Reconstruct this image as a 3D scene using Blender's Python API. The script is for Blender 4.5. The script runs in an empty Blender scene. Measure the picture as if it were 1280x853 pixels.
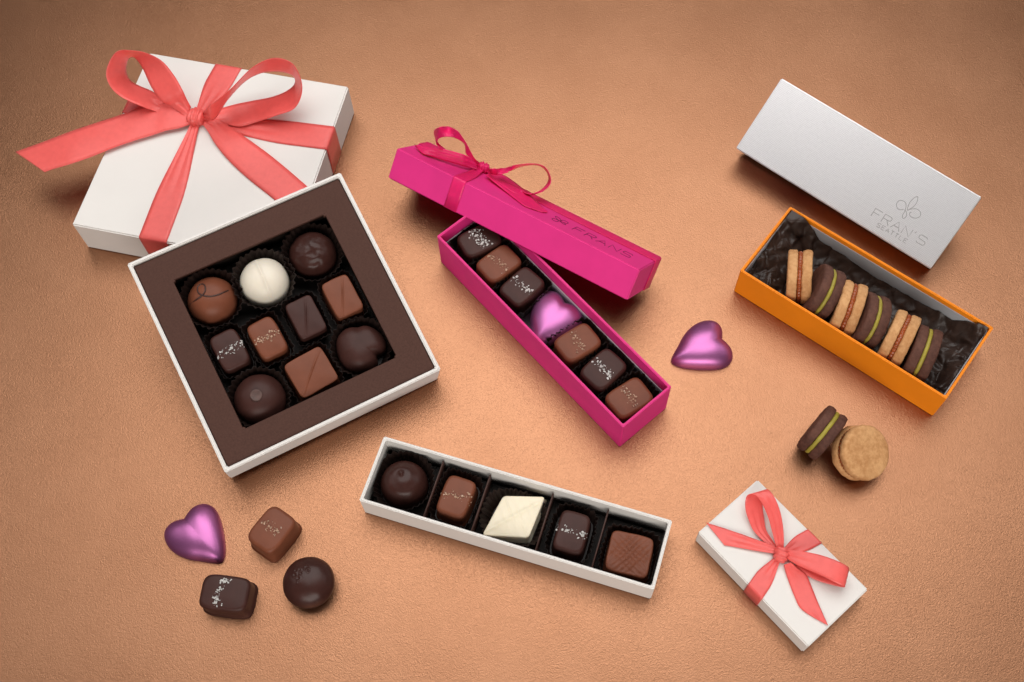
import bpy, bmesh, math, random
from mathutils import Vector, Matrix, Euler, noise
random.seed(7)
S = 0.01                                    # everything below is written in centimetres
scene = bpy.context.scene
COL = scene.collection
V = Vector

# ------------------------------------------------------------------ camera
CF, CT, CR, CH = 1439.5, 0.449, -0.0514, 68.0
_r0, _u0 = V((1, 0, 0)), V((0, math.cos(CT), math.sin(CT)))
FW = V((0, math.sin(CT), -math.cos(CT)))
RT = _r0 * math.cos(CR) + _u0 * math.sin(CR)
UP = _u0 * math.cos(CR) - _r0 * math.sin(CR)
CAM = V((0, -CH * math.tan(CT), CH))
def ray(px, py):
    return RT * ((px - 640) / CF) - UP * ((py - 426.5) / CF) + FW
def at(px, py, z=0.0):
    d = ray(px, py)
    return CAM + d * ((z - CAM.z) / d.z)
def at_in(M, px, py, zl=0.0):
    """point of the plane 'height zl' of frame M, in M's own coordinates"""
    Mi = M.inverted(); o = Mi @ CAM; d = Mi.to_3x3() @ ray(px, py)
    return o + d * ((zl - o.z) / d.z)
def frame(x, y, z, rx=0, ry=0, rz=0):
    return Matrix.Translation((x, y, z)) @ Euler((rx, ry, rz)).to_matrix().to_4x4()

# ------------------------------------------------------------------ objects
def tag(o, label, cat, group=None, kind=None):
    if label: o['label'] = label
    if cat: o['category'] = cat
    if group: o['group'] = group
    if kind: o['kind'] = kind
    return o
def place(o, M):
    loc, rot, _ = M.decompose()
    o.location = loc * S; o.rotation_euler = rot.to_euler()
def thing(name, M, label, cat, group=None):
    o = bpy.data.objects.new(name, None); COL.objects.link(o)
    o.empty_display_size = 0.01
    place(o, M); return tag(o, label, cat, group)
def mesh_obj(name, bm, mat, parent=None, M=None, smooth=True, mats=None):
    bmesh.ops.recalc_face_normals(bm, faces=bm.faces[:])
    bmesh.ops.scale(bm, vec=(S, S, S), verts=bm.verts[:])
    me = bpy.data.meshes.new(name); bm.to_mesh(me); bm.free()
    for m in (mats or [mat]): me.materials.append(m)
    if smooth:
        for p in me.polygons: p.use_smooth = True
    o = bpy.data.objects.new(name, me); COL.objects.link(o)
    if parent: o.parent = parent
    if M is not None: place(o, M)
    return o
def sharp_by_angle(o, deg=35):
    try: o.data.set_sharp_from_angle(angle=math.radians(deg))
    except Exception: pass

# ------------------------------------------------------------------ materials
def nodes(name):
    m = bpy.data.materials.new(name); m.use_nodes = True
    nt = m.node_tree; b = nt.nodes['Principled BSDF']
    return m, nt, b
def N(nt, t, **k):
    n = nt.nodes.new(t)
    for a, v in k.items():
        if a in n.inputs: n.inputs[a].default_value = v
        else: setattr(n, a, v)
    return n
def objcoord(nt, scale=(1, 1, 1), rot=(0, 0, 0)):
    tc = N(nt, 'ShaderNodeTexCoord'); mp = N(nt, 'ShaderNodeMapping')
    mp.inputs['Scale'].default_value = scale; mp.inputs['Rotation'].default_value = rot
    nt.links.new(tc.outputs['Object'], mp.inputs['Vector']); return mp.outputs[0]
def mixcol(nt, fac, a, b):
    m = N(nt, 'ShaderNodeMix', data_type='RGBA')
    nt.links.new(fac, m.inputs[0])
    m.inputs[6].default_value = (*a, 1); m.inputs[7].default_value = (*b, 1)
    return m.outputs[2]
def matte(name, col, rough=.6, var=.08, vscale=60, bump=.1, bscale=900, spec=.4, dist=.0002, **kw):
    """paper, card, chocolate: base colour with slight mottling and a fine bump"""
    m, nt, b = nodes(name)
    c = objcoord(nt)
    n1 = N(nt, 'ShaderNodeTexNoise', Scale=vscale, Detail=4.0)
    nt.links.new(c, n1.inputs['Vector'])
    r = N(nt, 'ShaderNodeMapRange'); r.inputs[1].default_value = .3; r.inputs[2].default_value = .7
    nt.links.new(n1.outputs['Fac'], r.inputs[0])
    lo = tuple(x * (1 - var) for x in col); hi = tuple(min(1, x * (1 + var)) for x in col)
    nt.links.new(mixcol(nt, r.outputs[0], lo, hi), b.inputs['Base Color'])
    n2 = N(nt, 'ShaderNodeTexNoise', Scale=bscale, Detail=3.0)
    nt.links.new(c, n2.inputs['Vector'])
    bp = N(nt, 'ShaderNodeBump', Strength=bump, Distance=dist)
    nt.links.new(n2.outputs['Fac'], bp.inputs['Height']); nt.links.new(bp.outputs[0], b.inputs['Normal'])
    b.inputs['Roughness'].default_value = rough
    b.inputs['Specular IOR Level'].default_value = spec
    for k, v in kw.items(): b.inputs[k.replace('_', ' ')].default_value = v
    return m

def copper_mat():
    m, nt, b = nodes('copper_leatherette')
    c = objcoord(nt)
    b.inputs['Metallic'].default_value = 1.0
    n0 = N(nt, 'ShaderNodeTexNoise', Scale=14.0, Detail=5.0, Roughness=.6)
    nt.links.new(c, n0.inputs['Vector'])
    r = N(nt, 'ShaderNodeMapRange'); r.inputs[1].default_value = .3; r.inputs[2].default_value = .7
    nt.links.new(n0.outputs['Fac'], r.inputs[0])
    nt.links.new(mixcol(nt, r.outputs[0], (.325, .153, .083), (.375, .182, .101)), b.inputs['Base Color'])
    rr = N(nt, 'ShaderNodeMapRange'); rr.inputs[3].default_value = .27; rr.inputs[4].default_value = .35
    nt.links.new(n0.outputs['Fac'], rr.inputs[0]); nt.links.new(rr.outputs[0], b.inputs['Roughness'])
    # grain: fine pebble + crossing hair-line creases, all strength in the bump only
    wn = N(nt, 'ShaderNodeTexNoise', Scale=120.0, Detail=3.0)
    nt.links.new(c, wn.inputs['Vector'])
    va = N(nt, 'ShaderNodeVectorMath', operation='MULTIPLY_ADD')
    va.inputs[1].default_value = (.006, .006, .006)
    nt.links.new(wn.outputs['Color'], va.inputs[0]); nt.links.new(c, va.inputs[2])
    v1 = N(nt, 'ShaderNodeTexVoronoi', Scale=900.0, feature='DISTANCE_TO_EDGE')
    nt.links.new(va.outputs[0], v1.inputs['Vector'])
    cl = N(nt, 'ShaderNodeMapRange'); cl.inputs[1].default_value = 0; cl.inputs[2].default_value = .25
    nt.links.new(v1.outputs['Distance'], cl.inputs[0])
    v2 = N(nt, 'ShaderNodeTexVoronoi', Scale=330.0, feature='DISTANCE_TO_EDGE')
    nt.links.new(va.outputs[0], v2.inputs['Vector'])
    c2 = N(nt, 'ShaderNodeMapRange'); c2.inputs[1].default_value = 0; c2.inputs[2].default_value = .06
    nt.links.new(v2.outputs['Distance'], c2.inputs[0])
    n3 = N(nt, 'ShaderNodeTexNoise', Scale=950.0, Detail=3.0, Roughness=.6, Distortion=1.2)
    nt.links.new(c, n3.inputs['Vector'])
    def madd(a, k, prev=None):
        q = N(nt, 'ShaderNodeMath', operation='MULTIPLY_ADD'); q.inputs[1].default_value = k
        nt.links.new(a, q.inputs[0])
        if prev is not None: nt.links.new(prev, q.inputs[2])
        else: q.inputs[2].default_value = 0
        return q.outputs[0]
    h = madd(cl.outputs[0], .16); h = madd(c2.outputs[0], .16, h); h = madd(n3.outputs['Fac'], 1.3, h)
    # long hair-line creases, in patches
    wn2 = N(nt, 'ShaderNodeTexNoise', Scale=35.0, Detail=4.0); nt.links.new(c, wn2.inputs['Vector'])
    vb = N(nt, 'ShaderNodeVectorMath', operation='MULTIPLY_ADD'); vb.inputs[1].default_value = (.035, .035, .035)
    nt.links.new(wn2.outputs['Color'], vb.inputs[0]); nt.links.new(c, vb.inputs[2])
    v3 = N(nt, 'ShaderNodeTexVoronoi', Scale=75.0, feature='DISTANCE_TO_EDGE'); nt.links.new(vb.outputs[0], v3.inputs['Vector'])
    c3_ = N(nt, 'ShaderNodeMapRange'); c3_.inputs[2].default_value = .035; nt.links.new(v3.outputs['Distance'], c3_.inputs[0])
    h = madd(c3_.outputs[0], .09, h)
    bp = N(nt, 'ShaderNodeBump', Strength=.38, Distance=.0004)
    nt.links.new(h, bp.inputs['Height']); nt.links.new(bp.outputs[0], b.inputs['Normal'])
    return m

def satin(name, col, rough=.38):
    m, nt, b = nodes(name)
    c = objcoord(nt)
    n = N(nt, 'ShaderNodeTexNoise', Scale=260.0, Detail=3.0); nt.links.new(c, n.inputs['Vector'])
    r = N(nt, 'ShaderNodeMapRange'); r.inputs[1].default_value = .3; r.inputs[2].default_value = .7
    nt.links.new(n.outputs['Fac'], r.inputs[0])
    cc = mixcol(nt, r.outputs[0], tuple(x * .94 for x in col), tuple(min(1, x * 1.05) for x in col))
    nt.links.new(cc, b.inputs['Base Color'])
    n2 = N(nt, 'ShaderNodeTexNoise', Scale=2600.0, Detail=2.0); nt.links.new(c, n2.inputs['Vector'])
    bp = N(nt, 'ShaderNodeBump', Strength=.25, Distance=.0001)
    nt.links.new(n2.outputs['Fac'], bp.inputs['Height']); nt.links.new(bp.outputs[0], b.inputs['Normal'])
    b.inputs['Roughness'].default_value = rough
    b.inputs['Specular IOR Level'].default_value = .45
    b.inputs['Anisotropic'].default_value = .5
    b.inputs['Sheen Weight'].default_value = .08; b.inputs['Sheen Roughness'].default_value = .4
    b.inputs['Sheen Tint'].default_value = (*[min(1, x + .3) for x in col], 1)
    out = nt.nodes['Material Output']
    tr = N(nt, 'ShaderNodeBsdfTranslucent'); nt.links.new(cc, tr.inputs['Color'])
    mx = N(nt, 'ShaderNodeMixShader'); mx.inputs[0].default_value = .22
    nt.links.new(b.outputs[0], mx.inputs[1]); nt.links.new(tr.outputs[0], mx.inputs[2])
    nt.links.new(mx.outputs[0], out.inputs['Surface'])
    return m

def linen_silver():
    m, nt, b = nodes('silver_linen_paper')
    c = objcoord(nt)
    w1 = N(nt, 'ShaderNodeTexWave', Scale=330.0, Distortion=3.0, Detail=2.0, bands_direction='X')
    w2 = N(nt, 'ShaderNodeTexWave', Scale=300.0, Distortion=3.0, Detail=2.0, bands_direction='Y')
    n = N(nt, 'ShaderNodeTexNoise', Scale=500.0, Detail=4.0)
    for q in (w1, w2, n): nt.links.new(c, q.inputs['Vector'])
    a = N(nt, 'ShaderNodeMath', operation='ADD'); nt.links.new(w1.outputs['Fac'], a.inputs[0]); nt.links.new(w2.outputs['Fac'], a.inputs[1])
    a2 = N(nt, 'ShaderNodeMath', operation='ADD'); nt.links.new(a.outputs[0], a2.inputs[0]); nt.links.new(n.outputs['Fac'], a2.inputs[1])
    bp = N(nt, 'ShaderNodeBump', Strength=.3, Distance=.0001); nt.links.new(a2.outputs[0], bp.inputs['Height'])
    nt.links.new(bp.outputs[0], b.inputs['Normal'])
    r = N(nt, 'ShaderNodeMapRange'); r.inputs[2].default_value = 3.0; nt.links.new(a2.outputs[0], r.inputs[0])
    nt.links.new(mixcol(nt, r.outputs[0], (.62, .60, .61), (.96, .94, .95)), b.inputs['Base Color'])
    b.inputs['Metallic'].default_value = .82; b.inputs['Roughness'].default_value = .34
    return m

def foil(name, col):
    m, nt, b = nodes(name)
    c = objcoord(nt)
    b.inputs['Base Color'].default_value = (*col, 1)
    b.inputs['Metallic'].default_value = .85; b.inputs['Roughness'].default_value = .40
    n = N(nt, 'ShaderNodeTexNoise', Scale=500.0, Detail=5.0); nt.links.new(c, n.inputs['Vector'])
    bp = N(nt, 'ShaderNodeBump', Strength=.12, Distance=.0002)
    nt.links.new(n.outputs['Fac'], bp.inputs['Height']); nt.links.new(bp.outputs[0], b.inputs['Normal'])
    return m

def biscuit(name, lo, hi, vs=350):
    m, nt, b = nodes(name)
    c = objcoord(nt)
    n = N(nt, 'ShaderNodeTexNoise', Scale=vs, Detail=6.0, Roughness=.7); nt.links.new(c, n.inputs['Vector'])
    n0 = N(nt, 'ShaderNodeTexNoise', Scale=90.0, Detail=3.0); nt.links.new(c, n0.inputs['Vector'])
    a = N(nt, 'ShaderNodeMath', operation='MULTIPLY_ADD'); a.inputs[1].default_value = .6
    nt.links.new(n.outputs['Fac'], a.inputs[0])
    a0 = N(nt, 'ShaderNodeMath', operation='MULTIPLY'); a0.inputs[1].default_value = .4
    nt.links.new(n0.outputs['Fac'], a0.inputs[0]); nt.links.new(a0.outputs[0], a.inputs[2])
    r = N(nt, 'ShaderNodeMapRange'); r.inputs[1].default_value = .36; r.inputs[2].default_value = .62
    nt.links.new(a.outputs[0], r.inputs[0])
    nt.links.new(mixcol(nt, r.outputs[0], lo, hi), b.inputs['Base Color'])
    bp = N(nt, 'ShaderNodeBump', Strength=.6, Distance=.0005)
    nt.links.new(n.outputs['Fac'], bp.inputs['Height']); nt.links.new(bp.outputs[0], b.inputs['Normal'])
    b.inputs['Roughness'].default_value = .75; b.inputs['Specular IOR Level'].default_value = .25
    return m

M_COPPER = copper_mat()
M_WHITE = matte('white_box_paper', (.78, .742, .706), .55, .015, 40, .15, 1500)
M_INNERWHITE = matte('inner_white_paper', (.62, .60, .58), .6, .03, 60, .1, 1200)
M_GREY = matte('grey_liner_paper', (.42, .42, .44), .6, .05, 60, .1, 1200)
M_PINK = matte('pink_box_paper', (.78, .032, .235), .5, .04, 60, .2, 1500, .3)
M_ORANGE = matte('orange_box_paper', (.95, .275, .008), .5, .04, 60, .2, 1500, .25)
M_BROWNCARD = matte('brown_card', (.078, .036, .027), .75, .12, 900, .25, 2500, .15)
M_DARKCARD = matte('dark_card', (.014, .008, .006), .6, .12, 200, .2, 1500, .35)
M_DIVIDER = matte('divider_card', (.055, .022, .016), .5, .1, 200, .2, 1500, .35)
M_CUP = matte('black_glassine_cup', (.020, .011, .009), .45, .3, 200, .25, 900, .3)
M_TISSUE = matte('brown_tissue_paper', (.034, .018, .013), .42, .3, 120, .3, 400, .4)
M_DARK = matte('dark_chocolate', (.044, .0155, .012), .33, .15, 120, .2, 350, .24)
M_DARK2 = matte('satin_dark_chocolate', (.052, .019, .015), .44, .15, 120, .2, 450, .2)
M_MILK = matte('milk_chocolate', (.178, .055, .028), .42, .1, 120, .2, 400, .2)
M_WHITECHOC = matte('white_chocolate', (.80, .72, .60), .4, .03, 80, .1, 400, .4, Subsurface_Weight=.15)
M_IVORY = matte('ivory_chocolate', (.84, .745, .57), .42, .04, 80, .1, 400, .4, Subsurface_Weight=.15)
for _m in (M_WHITECHOC, M_IVORY):
    _b = _m.node_tree.nodes['Principled BSDF']
    _b.inputs['Subsurface Radius'].default_value = (1, .7, .4); _b.inputs['Subsurface Scale'].default_value = .002
M_DRIZZLE = matte('dark_drizzle', (.045, .017, .013), .4, .05)
M_SALT = matte('white_salt', (.58, .56, .54), .3, .1, 900, .2, 2000, .5)
M_SMOKED = matte('smoked_salt', (.46, .29, .20), .35, .35, 900, .2, 2000, .5)
M_CORAL = satin('coral_satin', (1.0, .16, .145), .32)
M_MAGENTA = satin('magenta_satin', (.95, .022, .19), .36)
M_SILVER = linen_silver()
M_EMBOSS_SHADE = matte('emboss_shade_line', (.36, .34, .34), .5, .05)  # darker grey for the lid's raised strips, painting the shade of pressed-in lines
M_INK = matte('dark_pink_ink', (.14, .006, .045), .5, .05)
M_FOIL = foil('purple_foil', (.47, .15, .37))
M_TAN = biscuit('tan_shortbread', (.47, .215, .08), (.68, .37, .165))
M_COCOA = biscuit('cocoa_shortbread', (.068, .026, .018), (.135, .056, .038))
M_CARAMEL = matte('caramel_filling', (.30, .062, .012), .3, .15, 200, .2, 600, .5)
M_PISTACHIO = matte('pistachio_filling', (.36, .29, .04), .5, .1, 300, .3, 900, .4)

# ------------------------------------------------------------------ table
bm = bmesh.new()
bmesh.ops.create_grid(bm, x_segments=8, y_segments=8, size=70)
for v in bm.verts: v.co.y += 8
o = mesh_obj('table_surface', bm, M_COPPER); tag(o, 'copper coloured leather-grained metallic sheet under everything', 'table surface', kind='structure')

# ------------------------------------------------------------------ builders
def tray_mesh(L, W, H, t, floor=.15, bev=.05):
    bm = bmesh.new()
    def ring(l, w, z): return [bm.verts.new((sx * l / 2, sy * w / 2, z)) for sx, sy in ((-1, -1), (1, -1), (1, 1), (-1, 1))]
    a, b, c, d = ring(L, W, 0), ring(L, W, H), ring(L - 2 * t, W - 2 * t, H), ring(L - 2 * t, W - 2 * t, floor)
    bm.faces.new(a[::-1]); bm.faces.new(d)
    for p, q in ((a, b), (b, c), (c, d)):
        for i in range(4):
            j = (i + 1) % 4; bm.faces.new((p[i], p[j], q[j], q[i]))
    es = [e for e in bm.edges if (e.verts[0].co.z > floor + .01 or e.verts[1].co.z > floor + .01) or max(abs(e.verts[0].co.x), abs(e.verts[1].co.x)) > L / 2 - t / 2]
    bmesh.ops.bevel(bm, geom=es, offset=bev, segments=3, affect='EDGES', clamp_overlap=True)
    return bm
def box_mesh(L, W, H, bev=.05, seg=3, off=(0, 0, 0)):
    bm = bmesh.new(); bmesh.ops.create_cube(bm, size=1)
    for v in bm.verts: v.co = V((v.co.x * L + off[0], v.co.y * W + off[1], (v.co.z + .5) * H + off[2]))
    if bev: bmesh.ops.bevel(bm, geom=bm.edges[:], offset=bev, segments=seg, affect='EDGES')
    return bm
def wn(o):
    sharp_by_angle(o, 50)
    md = o.modifiers.new('wn', 'WEIGHTED_NORMAL'); md.keep_sharp = True; return o
def sleeve(L, W, z0, z1, t=.06):
    """thin open sleeve (liner) inside a tray, with a floor"""
    bm = bmesh.new()
    def ring(l, w, z): return [bm.verts.new((sx * l / 2, sy * w / 2, z)) for sx, sy in ((-1, -1), (1, -1), (1, 1), (-1, 1))]
    a, b, c, d = ring(L, W, z0), ring(L, W, z1), ring(L - 2 * t, W - 2 * t, z1), ring(L - 2 * t, W - 2 * t, z0 + .05)
    bm.faces.new(a[::-1]); bm.faces.new(d)
    for p, q in ((a, b), (b, c), (c, d)):
        for i in range(4):
            j = (i + 1) % 4; bm.faces.new((p[i], p[j], q[j], q[i]))
    return bm

def catmull(P, n):
    out = []; k = len(P)
    for i in range(k - 1):
        p0 = P[max(i - 1, 0)]; p1 = P[i]; p2 = P[i + 1]; p3 = P[min(i + 2, k - 1)]
        for j in range(n):
            t = j / n
            out.append(.5 * ((2 * p1) + (p2 - p0) * t + (2 * p0 - 5 * p1 + 4 * p2 - p3) * t * t + (3 * p1 - p0 - 3 * p2 + p3) * t ** 3))
    out.append(P[-1].copy()); return out
def strip_mesh(A, B, cross=8, pleat=None, n=8, width=None, belly=0.0):
    """ribbon between two edge lines A and B (3-D); pleats where it is gathered"""
    A = catmull(A, n); B = catmull(B, n); bm = bmesh.new(); rows = []
    m = len(A); ph = random.random() * 6
    for i in range(m):
        row = []
        w = (B[i] - A[i]).length
        tan = (A[min(i + 1, m - 1)] + B[min(i + 1, m - 1)] - A[max(i - 1, 0)] - B[max(i - 1, 0)])
        nrm = tan.cross(B[i] - A[i])
        if nrm.length > 1e-6: nrm.normalize()
        if nrm.z < 0: nrm = -nrm
        g = max(0, 1 - w / width) if width else 0
        for j in range(cross + 1):
            s = j / cross
            p = A[i].lerp(B[i], s)
            amp = .13 * min(1, g * 1.4) * min(1, w)
            p = p + nrm * (amp * math.sin(s * math.pi * 5 + ph) + belly * math.sin(s * math.pi))
            row.append(bm.verts.new(p))
        rows.append(row)
    for i in range(m - 1):
        for j in range(cross):
            bm.faces.new((rows[i][j], rows[i][j + 1], rows[i + 1][j + 1], rows[i + 1][j]))
    return bm
def thick(o, t=.02):
    md = o.modifiers.new('thickness', 'SOLIDIFY'); md.thickness = t * S; md.offset = 0; return o
def ribbon(name, pts, w, mat, parent, M=Matrix.Identity(4), tr=lambda x, y: (x, y), base=0.0, belly=.0, n=8):
    """pts: (ax, ay, az, bx, by, bz or sign). az/bz = heights above `base` in frame M. When the
    last value is '+'/'-' the second edge's height is solved so the ribbon keeps its width."""
    A, B = [], []
    for ax, ay, az, bx, by, f in pts:
        a = at_in(M, *tr(ax, ay), base + az)
        if f == '+' or f == '-':
            sg = 1 if f == '+' else -1; best = None
            for k in range(0, 60):
                z = base + az + sg * k * w / 30
                b = at_in(M, *tr(bx, by), z); e = abs((b - a).length - w)
                if best is None or e < best[0]: best = (e, b)
            b = best[1]
        else: b = at_in(M, *tr(bx, by), base + f)
        A.append(a); B.append(b)
    bm = strip_mesh(A, B, width=w, belly=belly, n=n)
    return thick(mesh_obj(name, bm, mat, parent))
def flat_band(name, A, B, mat, parent, width, n=1, t=.025):
    return thick(mesh_obj(name, strip_mesh(A, B, width=width, n=n), mat, parent), t)

def knot_mesh(rx, ry, rz, folds=5, seed=0, ax=0):
    bm = bmesh.new(); bmesh.ops.create_uvsphere(bm, u_segments=48, v_segments=32, radius=1)
    for v in bm.verts:
        c = v.co.copy()
        a = c.x if ax == 0 else c.y
        r = 1 + .17 * math.cos(a * math.pi * (folds + 1) + .8 * c.z + seed + .9 * (c.y if ax == 0 else c.x)) * (1 - abs(a)) + .06 * noise.noise(c * 2 + V((seed, 0, 0)))
        q = lambda u: math.copysign(abs(u) ** .75, u)
        v.co = V((q(c.x) * rx, q(c.y) * ry, q(c.z) * rz)) * r
    return bm

# lumps: chocolates
def superell(a, b, e, n=96, rot=0):
    P = []
    for i in range(n):
        t = 2 * math.pi * i / n; c, s = math.cos(t), math.sin(t)
        r = (abs(c / a) ** e + abs(s / b) ** e) ** (-1 / e)
        P.append((r * c, r * s))
    return P
def heart_outline(w):
    T = [(200, 193), (222, 158), (250, 126), (285, 107), (325, 103), (365, 120), (395, 162), (415, 225), (429, 300), (434, 370), (427, 420), (413, 443), (392, 450),
         (355, 447), (300, 437), (220, 424), (150, 395), (102, 352), (79, 300), (85, 255), (115, 220), (155, 202)]
    P = [at(190 + x / 4.74, 610 + y / 4.74, .25) for x, y in T]
    c = at(190 + 283 / 4.74, 610 + 285 / 4.74, .25); tip = at(190 + 408 / 4.74, 610 + 452 / 4.74, .25); no = P[0]
    a = math.atan2(tip.y - no.y, tip.x - no.x) + math.pi / 2
    R_ = Matrix.Rotation(-a, 3, 'Z'); Q = [R_ @ (p - c) for p in P]
    Q = catmull(Q + [Q[0]], 6)[:-1]
    k = w / (max(q.x for q in Q) - min(q.x for q in Q))
    out = [(q.x * k, q.y * k) for q in Q]
    return out if sum(out[i - 1][0] * out[i][1] - out[i][0] * out[i - 1][1] for i in range(len(out))) > 0 else out[::-1]
def lump(outline, prof, fn=None, wob=.0, seed=0, core=None):
    bm = bmesh.new(); rings = []; n = len(outline)
    for s, z in prof:
        if s <= 1e-4:
            zz = z + (fn(0, 0, s) if fn else 0); rings.append([bm.verts.new((0, 0, zz))]); continue
        ring = []
        for i, (x, y) in enumerate(outline):
            wv = 1 + wob * noise.noise(V((x * 1.3 + seed * 7.1, y * 1.3, z * .8)))
            if core:                                   # the outline rounds off towards the top
                rad = math.hypot(x, y); k_ = max(0, 1 - s) ** .8 * .95
                x, y = x * (1 - k_ + k_ * core / rad), y * (1 - k_ + k_ * core / rad)
            X, Y = x * s * wv, y * s * wv
            ring.append(bm.verts.new((X, Y, z + (fn(X, Y, s) if fn else 0))))
        rings.append(ring)
    bm.faces.new(rings[0][::-1])
    for a, b in zip(rings, rings[1:]):
        for i in range(n):
            j = (i + 1) % n
            if len(b) == 1: bm.faces.new((a[i], a[j], b[0]))
            else: bm.faces.new((a[i], a[j], b[j], b[i]))
    return bm
def prof_block(H, foot=.055, steps=22, dome=.05, edge=.17):
    P = [(.97 + foot, 0), (1.0 + foot, .05), (.995, .14), (.985, H * .3), (.975, H * .55), (.965, H - edge * 1.5)]
    for k in range(1, 9):
        a = k / 8 * math.pi / 2
        P.append((.965 - edge * (1 - math.cos(a)), H - edge * 1.5 + (edge * 1.5 - dome) * math.sin(a)))
    s0 = .965 - edge
    for k in range(1, steps + 1):
        s = s0 * (1 - k / steps); P.append((s, H - dome * (s / s0) ** 2))
    return P
def prof_dome(H, p=2.1, foot=.02, steps=34):
    P = [(.95, 0), (1.0 + foot, .06), (1.0, .22)]
    z0 = .22
    for k in range(1, steps + 1):
        a = k / steps * math.pi / 2
        P.append((math.cos(a) ** (2 / p) if k < steps else 0, z0 + (H - z0) * math.sin(a) ** (2 / p * .98)))
    return P
def prof_heart(H, steps=34):
    P = [(1.0, 0), (1.005, .06)]
    for k in range(1, steps + 1):
        a = k / steps * math.pi / 2
        P.append((math.cos(a) ** .74 if k < steps else 0, .06 + (H - .06) * math.sin(a) ** .84))
    return P
def z_on(prof, s):
    top = [(a, b) for a, b in prof]
    for (s1, z1), (s2, z2) in zip(top[::-1], top[::-1][1:]):
        if s1 <= s <= s2 and s2 > s1: return z1 + (z2 - z1) * (s - s1) / (s2 - s1)
    return top[-1][1]

def sprinkle(a, b, e, prof, count, ang, length, spread, size, mat, parent, seed, off=(0, 0), name='salt_sprinkle'):
    rnd = random.Random(seed); bm = bmesh.new()
    ca, sa = math.cos(ang), math.sin(ang)
    for k in range(count):
        u = rnd.uniform(-.5, .5) * length; v = rnd.gauss(0, spread) + .08 * math.sin(u * 2.2 + seed)
        x = u * ca - v * sa + off[0]; y = u * sa + v * ca + off[1]
        s = (abs(x / a) ** e + abs(y / b) ** e) ** (1 / e)
        if s > .99: continue
        z = z_on(prof, s)
        r = size * rnd.choice((.4, .6, .9, 1.3, 1.8))
        m = Matrix.Translation((x, y, z + r * .25)) @ Euler((rnd.random() * 3, rnd.random() * 3, rnd.random() * 3)).to_matrix().to_4x4() @ Matrix.Diagonal((r, r * rnd.uniform(.5, 1), r * rnd.uniform(.35, .8), 1))
        if rnd.random() < .5: bmesh.ops.create_cube(bm, size=1.5, matrix=m)
        else: bmesh.ops.create_icosphere(bm, subdivisions=1, radius=1, matrix=m)
    return mesh_obj(name, bm, mat, parent, smooth=False)

def tube(P, r, sides=8, flat=1.0):
    bm = bmesh.new(); rings = []
    for i, p in enumerate(P):
        t = (P[min(i + 1, len(P) - 1)] - P[max(i - 1, 0)]).normalized()
        u = t.cross(V((0, 0, 1)))
        if u.length < 1e-4: u = V((1, 0, 0))
        u.normalize(); w = u.cross(t)
        rr = r * (min(1, i / 2 + .35, (len(P) - 1 - i) / 2 + .35))
        rings.append([bm.verts.new(p + u * rr * math.cos(q) + w * rr * flat * math.sin(q)) for q in [2 * math.pi * k / sides for k in range(sides)]])
    for a, b in zip(rings, rings[1:]):
        for i in range(sides): bm.faces.new((a[i], a[(i + 1) % sides], b[(i + 1) % sides], b[i]))
    bm.faces.new(rings[0]); bm.faces.new(rings[-1][::-1]); return bm

def cup_mesh(a, b, e, h, flare=1.16, flutes=34, amp=.07, seed=0):
    rnd = random.Random(seed); bm = bmesh.new(); n = flutes * 4
    base = superell(a, b, e, n); rings = []
    ph = [rnd.uniform(-.05, .05) for _ in range(flutes)]
    top = [rnd.uniform(-.10, .08) for _ in range(flutes)]
    bend = [rnd.uniform(-.03, .05) for _ in range(flutes)]
    for k in range(7):
        f = k / 6; ring = []
        for i, (x, y) in enumerate(base):
            q = i // 4; tri = (0, 1, 0, -1)[i % 4]
            L = math.hypot(x, y); sc = (1 + (flare - 1) * f) + (amp * (.25 + .75 * f) * tri + bend[q] * f) / L
            z = h * f + (top[q] + .03 * tri) * f * f
            dx, dy = -y / L, x / L
            ring.append(bm.verts.new((x * sc + dx * ph[q] * f, y * sc + dy * ph[q] * f, z)))
        rings.append(ring)
    bm.faces.new(rings[0])
    for p, q in zip(rings, rings[1:]):
        for i in range(n): bm.faces.new((p[i], p[(i + 1) % n], q[(i + 1) % n], q[i]))
    return bm
WALLS = [(frame(2.51, .48, 0, 0, 0, -.9077), 17.77 / 2 - .30, 4.04 / 2 - .30), (frame(-.36, -12.23, 0, 0, 0, -.3518), 18.07 / 2 - .30, 4.28 / 2 - .30)]
def paper_cup(M, a, b, e, h, label, seed, flare=1.14, flutes=34, amp=.06):
    flare += .05; h += .12; amp *= 1.25
    bm = cup_mesh(a, b, e, h, flare, flutes, amp, seed)
    for Mb, hx, hy in WALLS:                          # the cup is pressed flat where it meets the box wall
        T = Mb.inverted() @ M; o_ = T.translation
        if abs(o_.x) > hx or abs(o_.y) > hy or not -.5 < o_.z < 3: continue
        Ti = T.inverted()
        for v in bm.verts:
            q = T @ v.co; q.x = max(-hx, min(hx, q.x)); q.y = max(-hy, min(hy, q.y)); v.co = Ti @ q
    o = mesh_obj('paper_cup', bm, M_CUP, None, M, smooth=False)
    thick(o, .012); return tag(o, label, 'paper cup', 'fluted black paper cups under the chocolates')

def local_frame(M, px, py, z_eye, z0, ang=0.0, tiltx=0, tilty=0):
    """frame standing on height z0 of M, centred on what is seen at (px,py) at height z_eye"""
    p = at_in(M, px, py, z_eye)
    return M @ Matrix.Translation((p.x, p.y, z0)) @ Euler((tiltx, tilty, ang)).to_matrix().to_4x4()
def dir_ang(M, x0, y0, x1, y1, z):
    p, q = at_in(M, x0, y0, z), at_in(M, x1, y1, z)
    return math.atan2(q.y - p.y, q.x - p.x)

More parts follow.
